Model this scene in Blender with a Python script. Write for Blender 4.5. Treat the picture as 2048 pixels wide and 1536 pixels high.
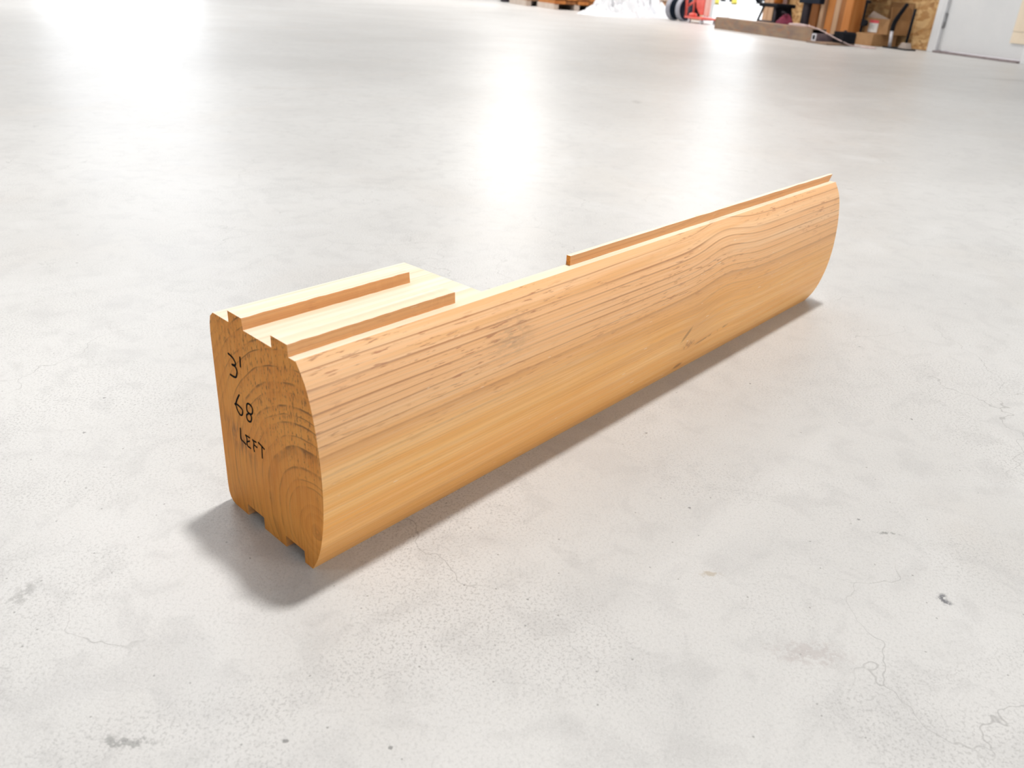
import bpy, bmesh, math, random
from mathutils import Vector, Matrix

random.seed(7)
for o in list(bpy.data.objects):
    bpy.data.objects.remove(o, do_unlink=True)
scene = bpy.context.scene
COL = scene.collection

# ------------------------------------------------------------------ camera
F_PX, PITCH, ROLL, CAM_H = 1620.85, 0.465528, 0.062128, 0.413175
cam_data = bpy.data.cameras.new('camera')
cam_data.sensor_fit = 'HORIZONTAL'
cam_data.sensor_width = 36.0
cam_data.lens = F_PX * 36.0 / 2048.0
cam_data.clip_start = 0.02
cam_data.clip_end = 200
cam_data.dof.use_dof = True
cam_data.dof.focus_distance = 0.80
cam_data.dof.aperture_fstop = 11.0
cam = bpy.data.objects.new('camera', cam_data)
COL.objects.link(cam)
cp, sp, cr, sr = math.cos(PITCH), math.sin(PITCH), math.cos(ROLL), math.sin(ROLL)
fwd = Vector((0, cp, -sp)); right0 = Vector((1, 0, 0)); up0 = Vector((0, sp, cp))
right = right0 * cr + up0 * sr
up = up0 * cr - right0 * sr
m = Matrix((right, up, -fwd)).transposed().to_4x4()
m.translation = Vector((0, 0, CAM_H))
cam.matrix_world = m
scene.camera = cam

# ------------------------------------------------------------------ world (overcast daylight outside the hall)
world = bpy.data.worlds.new('overcast_sky')
scene.world = world
world.use_nodes = True
bg = world.node_tree.nodes['Background']
bg.inputs['Color'].default_value = (0.93, 0.96, 1.0, 1)
bg.inputs['Strength'].default_value = 3.2

scene.cycles.max_bounces = 5
scene.cycles.diffuse_bounces = 2
scene.cycles.glossy_bounces = 2

# ------------------------------------------------------------------ exposure
scene.view_settings.view_transform = 'Standard'
scene.view_settings.look = 'None'
scene.view_settings.gamma = 1.0
scene.view_settings.use_curve_mapping = False
scene.view_settings.exposure = -0.03

KEY_W = 150.0          # watts of each high bay lamp
LAMP_Z = 4.05
CEIL_Z = 5.0

# ------------------------------------------------------------------ frames
# hall frame: s runs along the right wall (away), n out of that wall into the hall
TH = math.radians(108)
WA = Vector((math.cos(TH), math.sin(TH), 0)); WN = Vector((-math.sin(TH), math.cos(TH), 0)); WP = Vector((3.72, 8.30, 0))
def wl(s, n, z=0.0):
    return WP + WA * s + WN * n + Vector((0, 0, z))

# ------------------------------------------------------------------ node helpers
class NT:
    def __init__(self, name):
        self.mat = bpy.data.materials.new(name); self.mat.use_nodes = True
        self.t = self.mat.node_tree
        self.bsdf = self.t.nodes['Principled BSDF']
        self.dim = '3D'
    def n(self, kind, **kw):
        nd = self.t.nodes.new(kind)
        for k, v in kw.items(): setattr(nd, k, v)
        return nd
    def put(self, sock, v):
        if isinstance(v, bpy.types.NodeSocket): self.t.links.new(v, sock)
        elif isinstance(v, (tuple, list)) and sock.type == 'RGBA': sock.default_value = (v[0], v[1], v[2], 1)
        else: sock.default_value = v
    def m(self, op, a, b=0.0, c=0.0, clamp=False):
        nd = self.n('ShaderNodeMath', operation=op, use_clamp=clamp)
        self.put(nd.inputs[0], a); self.put(nd.inputs[1], b); self.put(nd.inputs[2], c)
        return nd.outputs[0]
    def add(self, a, b): return self.m('ADD', a, b)
    def sub(self, a, b): return self.m('SUBTRACT', a, b)
    def mul(self, a, b): return self.m('MULTIPLY', a, b)
    def obj(self):
        return self.n('ShaderNodeTexCoord').outputs['Object']
    def sep(self, v):
        nd = self.n('ShaderNodeSeparateXYZ'); self.put(nd.inputs[0], v); return nd.outputs[0], nd.outputs[1], nd.outputs[2]
    def comb(self, x, y, z):
        nd = self.n('ShaderNodeCombineXYZ')
        self.put(nd.inputs[0], x); self.put(nd.inputs[1], y); self.put(nd.inputs[2], z); return nd.outputs[0]
    def scale(self, v, s):
        nd = self.n('ShaderNodeVectorMath', operation='MULTIPLY'); self.put(nd.inputs[0], v); nd.inputs[1].default_value = s; return nd.outputs[0]
    def noise(self, v, scale=1.0, detail=2.0, rough=0.5, dist=0.0):
        nd = self.n('ShaderNodeTexNoise', noise_dimensions=self.dim); self.put(nd.inputs['Vector'], v)
        nd.inputs['Scale'].default_value = scale; nd.inputs['Detail'].default_value = detail
        nd.inputs['Roughness'].default_value = rough; nd.inputs['Distortion'].default_value = dist
        return nd.outputs['Fac']
    def vor(self, v, scale=1.0, feature='F1', out='Distance', rnd=1.0):
        nd = self.n('ShaderNodeTexVoronoi', feature=feature, voronoi_dimensions=self.dim); self.put(nd.inputs['Vector'], v)
        nd.inputs['Scale'].default_value = scale; nd.inputs['Randomness'].default_value = rnd
        return nd.outputs[out]
    def vor2(self, v, scale):
        o = self.vor(v, scale).node
        return o.outputs['Distance'], o.outputs['Color']
    def ss(self, x, a, b, lo=0.0, hi=1.0):
        nd = self.n('ShaderNodeMapRange', interpolation_type='SMOOTHSTEP'); self.put(nd.inputs[0], x)
        nd.inputs[1].default_value = a; nd.inputs[2].default_value = b
        nd.inputs[3].default_value = lo; nd.inputs[4].default_value = hi
        return nd.outputs[0]
    def mix(self, f, a, b, blend='MIX'):
        nd = self.n('ShaderNodeMix', data_type='RGBA', blend_type=blend)
        self.put(nd.inputs['Factor'], f); self.put(nd.inputs[6], a); self.put(nd.inputs[7], b)
        return nd.outputs[2]
    def bump(self, h, strength=0.3, dist=0.001):
        nd = self.n('ShaderNodeBump'); self.put(nd.inputs['Height'], h)
        nd.inputs['Strength'].default_value = strength; nd.inputs['Distance'].default_value = dist
        self.t.links.new(nd.outputs[0], self.bsdf.inputs['Normal'])
    def gauss(self, x, c, w):
        d = self.mul(self.sub(x, c), 1.0 / w)
        return self.m('EXPONENT', self.mul(self.mul(d, d), -1.0))
    def set(self, **kw):
        names = dict(color='Base Color', rough='Roughness', metal='Metallic', spec='Specular IOR Level',
                     coat='Coat Weight', crough='Coat Roughness', emit='Emission Color', estr='Emission Strength',
                     trans='Transmission Weight', alpha='Alpha')
        for k, v in kw.items(): self.put(self.bsdf.inputs[names[k]], v)
        return self.mat

def mat_mottled(name, c1, c2, scale=8.0, rough=0.6, metal=0.0, stretch=(1, 1, 1), spec=0.5):
    t = NT(name)
    f = t.noise(t.scale(t.obj(), stretch), scale, 4, 0.6)
    return t.set(color=t.mix(t.ss(f, 0.3, 0.7), c1, c2), rough=rough, metal=metal, spec=spec)

# ------------------------------------------------------------------ materials
def mat_concrete():
    t = NT('polished_concrete'); t.dim = '2D'
    p = t.obj()
    big = t.noise(p, 1.1, 2, 0.55)
    mid = t.noise(p, 7.0, 3, 0.6, 0.3)
    mott = t.noise(p, 28.0, 3, 0.65, 0.4)
    grain = t.noise(p, 420.0, 2, 0.75)
    grain2 = t.noise(p, 950.0, 1, 0.7)
    col = t.mix(t.ss(big, 0.30, 0.70), (0.535, 0.528, 0.515), (0.600, 0.595, 0.583))
    warm = t.ss(t.noise(p, 3.1, 3, 0.5, 0.5), 0.52, 0.78)
    col = t.mix(t.mul(warm, 0.30), col, (0.54, 0.505, 0.465))
    col = t.mix(t.mul(t.ss(mid, 0.44, 0.30), 0.30), col, (0.46, 0.455, 0.45))
    col = t.mix(t.mul(t.ss(mott, 0.52, 0.30), 0.30), col, (0.43, 0.425, 0.42))
    col = t.mix(t.mul(t.ss(mid, 0.52, 0.80), 0.35), col, (0.64, 0.637, 0.63))
    # granular skin, stronger in worn patches
    patch = t.ss(t.noise(p, 5.0, 3, 0.6, 0.8), 0.36, 0.66, 0.40, 1.0)
    gdark = t.mul(t.ss(grain, 0.52, 0.30), t.mul(patch, 0.68))
    col = t.mix(gdark, col, (0.36, 0.355, 0.35))
    glight = t.mul(t.ss(grain2, 0.54, 0.75), 0.35)
    col = t.mix(glight, col, (0.72, 0.715, 0.705))
    # hairline craze cracks
    wob = t.n('ShaderNodeVectorMath', operation='ADD')
    nv = t.n('ShaderNodeTexNoise', noise_dimensions='2D'); t.put(nv.inputs['Vector'], p); nv.inputs['Scale'].default_value = 16; nv.inputs['Detail'].default_value = 3
    sc = t.scale(nv.outputs['Color'], (0.09, 0.09, 0.09))
    t.put(wob.inputs[0], p); t.put(wob.inputs[1], sc)
    edge = t.vor(wob.outputs[0], 6.5, 'DISTANCE_TO_EDGE')
    crack = t.mul(t.ss(edge, 0.0065, 0.0015), t.ss(t.noise(p, 4.3, 2, 0.5), 0.50, 0.66))
    col = t.mix(t.mul(crack, 0.42), col, (0.22, 0.215, 0.21))
    # pits and specks
    d1, sel1 = t.vor2(p, 42.0)
    pick = t.n('ShaderNodeSeparateColor'); t.put(pick.inputs[0], sel1)
    speck = t.mul(t.ss(t.add(d1, t.mul(grain, 0.05)), 0.066, 0.045), t.ss(pick.outputs[0], 0.80, 0.84))
    col = t.mix(t.mul(speck, 0.6), col, (0.16, 0.155, 0.15))
    d2, sel2 = t.vor2(p, 15.0)
    pick2 = t.n('ShaderNodeSeparateColor'); t.put(pick2.inputs[0], sel2)
    speck2 = t.mul(t.ss(t.add(d2, t.mul(grain, 0.04)), 0.048, 0.034), t.ss(pick2.outputs[1], 0.91, 0.93))
    col = t.mix(t.mul(speck2, 0.7), col, (0.13, 0.128, 0.125))
    # a few particular marks: oil spot, scuffs, rust-brown stains (floor coordinates in metres)
    x, y, z = t.sep(p)
    wx = t.add(x, t.mul(t.sub(t.noise(p, 90, 3), 0.5), 0.012)); wy = t.add(y, t.mul(t.sub(t.noise(t.scale(p, (1.3, 1.3, 1)), 90, 3), 0.5), 0.012))
    gb = t.ss(t.noise(p, 150, 4, 0.7), 0.34, 0.60)
    for (cx, cy, sx, sy, c, k) in MARKS:
        g = t.mul(t.gauss(wx, cx, sx), t.gauss(wy, cy, sy))
        col = t.mix(t.mul(t.ss(t.mul(g, gb), 0.10, 0.75), k), col, c)
    h = t.add(t.mul(grain, 0.5), t.add(t.mul(mott, 0.5), t.mul(mid, 0.35)))
    t.bump(h, 0.20, 0.0014)
    rough = t.add(0.385, t.mul(t.sub(mid, 0.5), 0.10))
    return t.set(color=col, rough=rough, spec=0.46)
MARKS = [(0.345, 0.497, 0.0055, 0.006, (0.10, 0.10, 0.115), 0.85),
         (0.560, 0.470, 0.006, 0.005, (0.13, 0.13, 0.12), 0.7),
         (0.335, 0.580, 0.012, 0.002, (0.12, 0.12, 0.11), 0.6),
         (0.165, 0.510, 0.009, 0.004, (0.33, 0.25, 0.15), 0.5),
         (0.56, 0.66, 0.05, 0.03, (0.50, 0.43, 0.33), 0.4),
         (0.70, 0.70, 0.08, 0.03, (0.50, 0.44, 0.36), 0.4),
         (0.22, 0.43, 0.030, 0.012, (0.42, 0.38, 0.37), 0.5),
         (-0.131, 0.268, 0.006, 0.016, (0.20, 0.195, 0.19), 0.55),
         (-0.34, 0.44, 0.007, 0.018, (0.24, 0.235, 0.23), 0.45),
         (-0.215, 0.325, 0.022, 0.0022, (0.16, 0.16, 0.155), 0.55),
         (3.1, 5.55, 0.28, 0.10, (0.26, 0.25, 0.24), 0.5),
         (0.42, 3.35, 0.02, 0.05, (0.2, 0.2, 0.19), 0.5)]

PITH_U, PITH_Z = 0.130, 0.040
def wood_core(t):
    """growth rings about a pith running along local y; returns (r, late, mask helpers)"""
    p = t.obj()
    x, y, z = t.sep(p)
    w1 = t.sub(t.noise(t.scale(p, (9, 1.6, 9)), 1.0, 2, 0.5), 0.5)
    w2 = t.sub(t.noise(t.scale(p, (30, 3.0, 30)), 1.0, 2, 0.5), 0.5)
    hump = t.mul(t.gauss(y, 0.575, 0.055), 0.0085)
    hump2 = t.mul(t.gauss(y, 0.515, 0.030), t.mul(t.ss(z, 0.11, 0.05), 0.010))
    dx = t.add(t.sub(x, PITH_U), t.mul(w1, 0.020))
    dz = t.add(t.sub(t.sub(t.add(z, hump2), PITH_Z), hump), t.mul(w2, 0.0045))
    r = t.m('SQRT', t.add(t.mul(dx, dx), t.mul(dz, dz)))
    irr = t.mul(t.noise(t.comb(t.mul(r, 70.0), 3.3, 1.7), 1.0, 1, 0.5), 2.4)
    ph = t.m('FRACT', t.add(t.mul(r, 105.0), irr))
    late = t.mul(t.ss(ph, 0.78, 0.955), t.ss(ph, 1.0, 0.970))
    soft = t.mul(t.ss(ph, 0.15, 0.95), t.ss(ph, 1.0, 0.93))
    ph2 = t.m('FRACT', t.add(t.mul(r, 300.0), t.mul(irr, 2.0)))
    fine = t.mul(t.ss(ph2, 0.45, 0.9), t.ss(ph2, 1.0, 0.9))
    return p, x, y, z, r, late, soft, fine

def mat_wood_side(name='pine_long_grain', tint=(1, 1, 1), k=1.0):
    t = NT(name)
    p, x, y, z, r, late, soft, fine = wood_core(t)
    low = t.noise(t.scale(p, (14, 2.0, 14)), 1.0, 3, 0.5)
    hr = t.ss(t.add(r, t.mul(t.sub(low, 0.5), 0.045)), 0.030, 0.095)      # heart -> outer wood
    col = t.mix(hr, (0.87, 0.405, 0.100), (0.905, 0.500, 0.230))
    band = t.noise(t.scale(p, (60, 1.2, 60)), 1.0, 3, 0.55)
    col = t.mix(t.ss(band, 0.40, 0.72), col, t.mix(hr, (0.94, 0.53, 0.190), (0.95, 0.61, 0.335)))
    band2 = t.noise(t.scale(p, (38, 0.9, 38)), 1.7, 2, 0.5)
    col = t.mix(t.mul(t.ss(band2, 0.54, 0.72), 0.55), col, (0.74, 0.35, 0.11))
    upz = t.ss(t.add(r, t.mul(t.sub(low, 0.5), 0.05)), 0.030, 0.100, 0.15, 1.0)
    col = t.mix(t.mul(soft, t.mul(upz, 0.16)), col, (0.70, 0.33, 0.14))
    brk = t.ss(t.noise(t.scale(p, (40, 3.0, 40)), 1.0, 3, 0.6), 0.30, 0.56, 0.25, 1.0)
    col = t.mix(t.mul(t.mul(late, brk), t.mul(upz, 0.70 * k)), col, (0.36, 0.130, 0.045))
    col = t.mix(t.mul(fine, 0.16), col, (0.50, 0.24, 0.10))
    # short reddish resin flecks in the outer wood
    fl = t.noise(t.scale(p, (420, 42, 420)), 1.0, 3, 0.62)
    fm = t.mul(t.ss(t.noise(t.scale(p, (22, 5, 22)), 1.0, 2, 0.5), 0.38, 0.58), upz)
    col = t.mix(t.mul(t.mul(t.ss(fl, 0.56, 0.66), fm), 0.72 * k), col, (0.42, 0.145, 0.062))
    # fine fibre streaks and planer chatter
    fib = t.noise(t.scale(p, (900, 12, 900)), 1.0, 2, 0.6)
    col = t.mix(t.ss(fib, 0.42, 0.75, 0.0, 0.18), col, (0.93, 0.74, 0.52))
    # knot on the face, its dark slit, and a dirt smudge
    wy = t.add(y, t.mul(t.sub(z, 0.03), 0.35))
    kn = t.mul(t.gauss(t.add(y, t.mul(z, -1.13)), 0.429, 0.0050), t.gauss(z, 0.060, 0.0085))
    col = t.mix(t.mul(t.ss(kn, 0.25, 0.8), 0.72), col, (0.27, 0.13, 0.04))
    kn2 = t.mul(t.gauss(y, 0.510, 0.015), t.gauss(z, 0.0435, 0.0060))
    kn2n = t.mul(kn2, t.ss(t.noise(p, 260, 3), 0.35, 0.6, 0.35, 1.0))
    col = t.mix(t.mul(t.ss(kn2n, 0.2, 0.8), 0.75), col, (0.40, 0.16, 0.05))
    kg = t.mul(t.gauss(y, 0.52, 0.045), t.gauss(z, 0.055, 0.045))
    col = t.mix(t.mul(kg, 0.35), col, (0.66, 0.33, 0.12))
    kn3 = t.mul(t.gauss(y, 0.507, 0.010), t.gauss(z, 0.0135, 0.0040))
    col = t.mix(t.mul(t.ss(kn3, 0.2, 0.8), 0.7), col, (0.30, 0.10, 0.04))
    crk = t.mul(t.gauss(t.sub(z, t.mul(t.sub(y, 0.532), 0.08)), 0.0385, 0.0013), t.mul(t.ss(y, 0.522, 0.534), t.ss(y, 0.612, 0.594)))
    col = t.mix(t.mul(crk, t.mul(t.ss(t.noise(t.scale(p, (40, 60, 40)), 1.0, 2), 0.40, 0.55), 0.65)), col, (0.28, 0.12, 0.05))
    sm = t.mul(t.gauss(y, 0.200, 0.024), t.gauss(z, 0.140, 0.015))
    sm = t.mul(sm, t.ss(t.noise(t.scale(p, (260, 70, 260)), 1.0, 3, 0.6), 0.42, 0.60, 0.25, 1.0))
    col = t.mix(t.mul(sm, 0.50), col, (0.42, 0.27, 0.16))
    # pale nicks
    nk = t.ss(t.noise(t.scale(p, (420, 55, 420)), 1.0, 1, 0.5), 0.765, 0.79)
    col = t.mix(t.mul(nk, 0.55), col, (0.93, 0.78, 0.58))
    if tint != (1, 1, 1): col = t.mix(1.0, col, tint, 'MULTIPLY')
    chat = t.noise(t.scale(p, (30, 620, 30)), 1.0, 1, 0.5)
    t.bump(t.add(t.add(t.mul(late, -0.5), t.mul(fib, 0.35)), t.mul(chat, 0.22)), 0.16, 0.0006)
    return t.set(color=col, rough=0.48, spec=0.38)

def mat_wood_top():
    """top of the log, made paler to stand for overexposed light"""
    t = NT('pine_top_overexposed')
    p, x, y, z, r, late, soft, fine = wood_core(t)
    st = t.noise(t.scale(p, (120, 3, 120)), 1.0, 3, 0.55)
    col = t.mix(t.ss(st, 0.35, 0.68), (0.86, 0.69, 0.50), (0.92, 0.81, 0.65))  # strong light on the top faces is put into this pale colour
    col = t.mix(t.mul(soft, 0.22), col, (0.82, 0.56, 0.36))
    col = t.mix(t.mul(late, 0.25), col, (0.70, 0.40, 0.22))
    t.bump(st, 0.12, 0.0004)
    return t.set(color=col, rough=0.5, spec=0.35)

def mat_wood_end():
    t = NT('pine_end_grain')
    p, x, y, z, r, late, soft, fine = wood_core(t)
    low = t.noise(t.scale(p, (22, 22, 22)), 1.0, 3, 0.5)
    col = t.mix(t.ss(low, 0.3, 0.7), (0.87, 0.325, 0.052), (0.94, 0.395, 0.075))
    col = t.mix(t.mul(soft, 0.30), col, (0.68, 0.22, 0.034))
    stripe = t.noise(t.scale(p, (520, 520, 14)), 1.0, 2, 0.6)
    col = t.mix(t.ss(stripe, 0.42, 0.72, 0.0, 0.42), col, (0.93, 0.47, 0.130))
    col = t.mix(t.mul(t.ss(stripe, 0.46, 0.28), 0.35), col, (0.46, 0.185, 0.042))
    brk = t.ss(t.noise(t.scale(p, (45, 45, 45)), 1.0, 2, 0.6), 0.42, 0.62)
    topright = t.mul(t.ss(t.add(x, t.mul(z, 0.8)), 0.085, 0.19), t.ss(z, 0.055, 0.12))
    col = t.mix(t.mul(t.mul(late, brk), t.add(0.28, t.mul(topright, 0.55))), col, (0.16, 0.060, 0.016))
    # torn fibre flecks in the upper outer corner
    fl = t.noise(t.scale(p, (620, 620, 190)), 1.0, 3, 0.65)
    col = t.mix(t.mul(t.ss(fl, 0.55, 0.66), t.add(0.06, t.mul(topright, 0.75))), col, (0.20, 0.080, 0.024))
    # dirty saw-scuff left of the lettering and a few drips under it
    sc = t.mul(t.gauss(t.add(x, t.mul(z, 0.9)), 0.0905, 0.016), t.mul(t.gauss(z, 0.0735, 0.013), t.ss(x, 0.062, 0.040)))
    sc = t.mul(sc, t.ss(t.noise(t.scale(p, (300, 300, 60)), 1.0, 3, 0.6), 0.40, 0.62))
    col = t.mix(t.mul(sc, 0.8), col, (0.20, 0.095, 0.050))
    dots = t.ss(t.vor(p, 170.0), 0.13, 0.07)
    ds = t.n('ShaderNodeSeparateColor'); t.put(ds.inputs[0], t.vor(p, 170.0, 'F1', 'Color'))
    col = t.mix(t.mul(t.mul(dots, t.ss(ds.outputs[0], 0.90, 0.93)), 0.6), col, (0.17, 0.07, 0.025))
    t.bump(t.add(t.mul(stripe, 0.5), t.mul(fl, 0.4)), 0.25, 0.0006)
    return t.set(color=col, rough=0.62, spec=0.3)

def mat_osb():
    t = NT('oriented_strand_board')
    p = t.obj()
    nz = t.n('ShaderNodeTexNoise'); t.put(nz.inputs['Vector'], p); nz.inputs['Scale'].default_value = 3
    v = t.scale(p, (16, 1, 34))
    vv = t.n('ShaderNodeVectorMath', operation='ADD'); t.put(vv.inputs[0], v); t.put(vv.inputs[1], t.scale(nz.outputs['Color'], (3, 3, 3)))
    c = t.n('ShaderNodeSeparateColor'); t.put(c.inputs[0], t.vor(vv.outputs[0], 1.0, 'F1', 'Color'))
    col = t.mix(c.outputs[0], (0.44, 0.22, 0.075), (0.70, 0.46, 0.22))
    col = t.mix(t.mul(t.ss(c.outputs[1], 0.72, 0.95), 0.65), col, (0.27, 0.105, 0.028))
    col = t.mix(t.ss(t.noise(p, 3.5, 3), 0.4, 0.75, 0, 0.4), col, (0.66, 0.42, 0.20))
    return t.set(color=col, rough=0.7, spec=0.25)

def mat_timber(name, c1, c2, c3):
    t = NT(name)
    p = t.obj()
    g = t.noise(t.scale(p, (26, 26, 1.6)), 1.0, 4, 0.6, 0.3)
    b = t.noise(t.scale(p, (5, 5, 1.0)), 1.0, 3, 0.5)
    col = t.mix(t.ss(g, 0.32, 0.68), c1, c2)
    col = t.mix(t.mul(t.ss(b, 0.5, 0.72), 0.6), col, c3)
    kd = t.vor(t.scale(p, (7, 7, 3.2)), 1.0)
    col = t.mix(t.mul(t.ss(kd, 0.16, 0.08), 0.7), col, (c3[0] * 0.5, c3[1] * 0.5, c3[2] * 0.5))
    return t.set(color=col, rough=0.7, spec=0.25)

def mat_rust():
    t = NT('rusty_painted_steel')
    p = t.obj()
    n1 = t.noise(t.scale(p, (4, 12, 16)), 1.0, 4, 0.6, 0.4)
    n2 = t.noise(t.scale(p, (9, 12, 20)), 1.0, 4, 0.6)
    col = t.mix(t.ss(n1, 0.32, 0.68), (0.23, 0.16, 0.125), (0.36, 0.235, 0.145))
    col = t.mix(t.mul(t.ss(n2, 0.50, 0.72), 0.7), col, (0.40, 0.17, 0.075))
    col = t.mix(t.mul(t.ss(n2, 0.42, 0.25), 0.6), col, (0.28, 0.26, 0.17))
    return t.set(color=col, rough=0.62, spec=0.35)

def mat_plastic():
    t = NT('crumpled_white_film')
    f = t.noise(t.obj(), 14, 4, 0.6)
    t.bump(f, 0.35, 0.02)
    return t.set(color=t.mix(f, (0.80, 0.81, 0.84), (0.90, 0.90, 0.92)), rough=0.32, spec=0.6)

M = {}
M['concrete'] = mat_concrete()
M['wood'] = mat_wood_side()
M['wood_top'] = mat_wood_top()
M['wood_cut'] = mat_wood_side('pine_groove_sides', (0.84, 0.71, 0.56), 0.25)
M['end'] = mat_wood_end()
M['ink'] = mat_mottled('black_marker_ink', (0.006, 0.006, 0.008), (0.008, 0.008, 0.009), 300, 0.85, spec=0.08)
M['osb'] = mat_osb()
M['timber_o'] = mat_timber('orange_timber', (0.50, 0.175, 0.042), (0.58, 0.235, 0.068), (0.34, 0.09, 0.020))
M['timber_b'] = mat_timber('brown_timber', (0.27, 0.095, 0.028), (0.37, 0.155, 0.052), (0.16, 0.042, 0.014))
M['timber_t'] = mat_timber('tan_timber', (0.46, 0.27, 0.155), (0.56, 0.36, 0.22), (0.36, 0.19, 0.10))
M['timber_p'] = mat_timber('greyed_timber', (0.30, 0.20, 0.20), (0.40, 0.28, 0.27), (0.22, 0.12, 0.14))
M['timber_pale'] = mat_timber('pale_timber', (0.62, 0.50, 0.42), (0.72, 0.62, 0.54), (0.52, 0.40, 0.32))
M['rust'] = mat_rust()
M['white'] = mat_mottled('white_paint', (0.76, 0.765, 0.77), (0.80, 0.80, 0.80), 3, 0.45)
M['trim'] = mat_mottled('white_trim_paint', (0.80, 0.80, 0.81), (0.84, 0.84, 0.84), 5, 0.4)
M['wall_white'] = mat_mottled('white_wall_liner', (0.78, 0.78, 0.775), (0.82, 0.82, 0.815), 1.5, 0.7)
M['wall_grey'] = mat_mottled('grey_wall_liner', (0.40, 0.40, 0.395), (0.46, 0.46, 0.455), 1.5, 0.7)
M['wall'] = mat_mottled('painted_wall_liner', (0.66, 0.66, 0.655), (0.71, 0.71, 0.705), 1.5, 0.7)
M['steel'] = mat_mottled('grey_steel', (0.38, 0.38, 0.39), (0.50, 0.50, 0.51), 25, 0.4, 0.8)
M['bright_steel'] = mat_mottled('bright_galvanised_steel', (0.62, 0.60, 0.64), (0.72, 0.70, 0.73), 25, 0.45, 0.2)
M['thresh'] = mat_mottled('brown_threshold_metal', (0.24, 0.19, 0.19), (0.34, 0.28, 0.28), 20, 0.45, 0.3)
M['black'] = mat_mottled('black_rubber', (0.006, 0.007, 0.010), (0.012, 0.012, 0.016), 20, 0.7, spec=0.12)
M['navy'] = mat_mottled('blue_black_plastic', (0.006, 0.011, 0.022), (0.008, 0.013, 0.026), 10, 0.6, spec=0.15)
M['dark'] = mat_mottled('dark_oiled_steel', (0.035, 0.030, 0.036), (0.055, 0.043, 0.052), 12, 0.6, 0.1, spec=0.2)
M['purple'] = mat_mottled('dull_mauve_steel', (0.11, 0.085, 0.11), (0.20, 0.15, 0.165), 14, 0.5)
M['red'] = mat_mottled('faded_red_paint', (0.72, 0.085, 0.06), (0.82, 0.16, 0.12), 9, 0.35)
M['redpale'] = mat_mottled('pale_red_paint', (0.75, 0.42, 0.36), (0.82, 0.52, 0.46), 9, 0.45)
M['maroon'] = mat_mottled('maroon_cloth', (0.12, 0.008, 0.030), (0.20, 0.015, 0.045), 18, 0.85)
M['card'] = mat_mottled('brown_cardboard', (0.34, 0.17, 0.065), (0.43, 0.235, 0.10), 9, 0.8)
M['card_in'] = mat_mottled('cardboard_liner', (0.27, 0.135, 0.05), (0.34, 0.18, 0.07), 9, 0.8)
M['card_grey'] = mat_mottled('greyish_cardboard_flap', (0.42, 0.34, 0.29), (0.50, 0.41, 0.35), 12, 0.8)
M['paper'] = mat_mottled('white_paper', (0.80, 0.79, 0.77), (0.86, 0.85, 0.83), 30, 0.7)
M['cream'] = mat_mottled('cream_board', (0.86, 0.72, 0.55), (0.90, 0.77, 0.60), 6, 0.7)
M['labelred'] = mat_mottled('label_red_print', (0.70, 0.05, 0.08), (0.78, 0.12, 0.14), 20, 0.6)
M['greyink'] = mat_mottled('grey_print', (0.40, 0.40, 0.40), (0.5, 0.5, 0.5), 30, 0.6)
M['film'] = mat_plastic()
M['wire'] = mat_mottled('pinkish_cord', (0.62, 0.46, 0.44), (0.72, 0.56, 0.53), 30, 0.6)
M['yellow'] = mat_mottled('yellow_paint', (0.80, 0.66, 0.10), (0.86, 0.74, 0.18), 8, 0.45)
M['orange'] = mat_mottled('orange_plastic', (0.72, 0.20, 0.03), (0.80, 0.26, 0.05), 10, 0.4)
M['rim'] = mat_mottled('grey_tyre_wall', (0.30, 0.30, 0.34), (0.40, 0.40, 0.45), 14, 0.55)
def mat_emit(name, c, s):
    t = NT(name); f = t.noise(t.obj(), 4, 1)
    return t.set(color=(0.8, 0.8, 0.8), emit=t.mix(f, c, c), estr=s, rough=0.5)
M['skylight'] = mat_emit('daylit_translucent_panel', (0.93, 0.96, 1.0), 1.9)
M['lens'] = mat_emit('lit_lamp_lens', (1.0, 0.97, 0.93), 12.0)

# ------------------------------------------------------------------ object helpers
def link(name, bm, mats, parent=None, smooth=False):
    bmesh.ops.recalc_face_normals(bm, faces=bm.faces)
    me = bpy.data.meshes.new(name)
    bm.to_mesh(me); bm.free()
    for mt in (mats if isinstance(mats, (list, tuple)) else [mats]): me.materials.append(mt)
    if smooth:
        for pl in me.polygons: pl.use_smooth = True
    o = bpy.data.objects.new(name, me)
    COL.objects.link(o)
    if parent: o.parent = parent
    return o
def tag(o, label=None, cat=None, group=None, kind=None):
    if label: o['label'] = label
    if cat: o['category'] = cat
    if group: o['group'] = group
    if kind: o['kind'] = kind
    return o
def place(o, s, n, z=0.0, rz=0.0):
    o.location = wl(s, n, z); o.rotation_euler = (0, 0, TH + rz); return o
def empty(name, s, n, label, cat, z=0.0, rz=0.0, group=None):
    o = bpy.data.objects.new(name, None); COL.objects.link(o); o.empty_display_size = 0.1
    place(o, s, n, z, rz); tag(o, label, cat, group); return o
def add_box(bm, x0, x1, y0, y1, z0, z1, mi=0, rot=None, piv=None):
    vs = [bm.verts.new((x, y, z)) for x in (x0, x1) for y in (y0, y1) for z in (z0, z1)]
    idx = [(0, 1, 3, 2), (4, 6, 7, 5), (0, 4, 5, 1), (2, 3, 7, 6), (0, 2, 6, 4), (1, 5, 7, 3)]
    fs = [bm.faces.new([vs[i] for i in f]) for f in idx]
    for f in fs: f.material_index = mi
    if rot is not None: bmesh.ops.rotate(bm, verts=vs, cent=piv or Vector((0, 0, 0)), matrix=rot)
    return vs, fs
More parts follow.
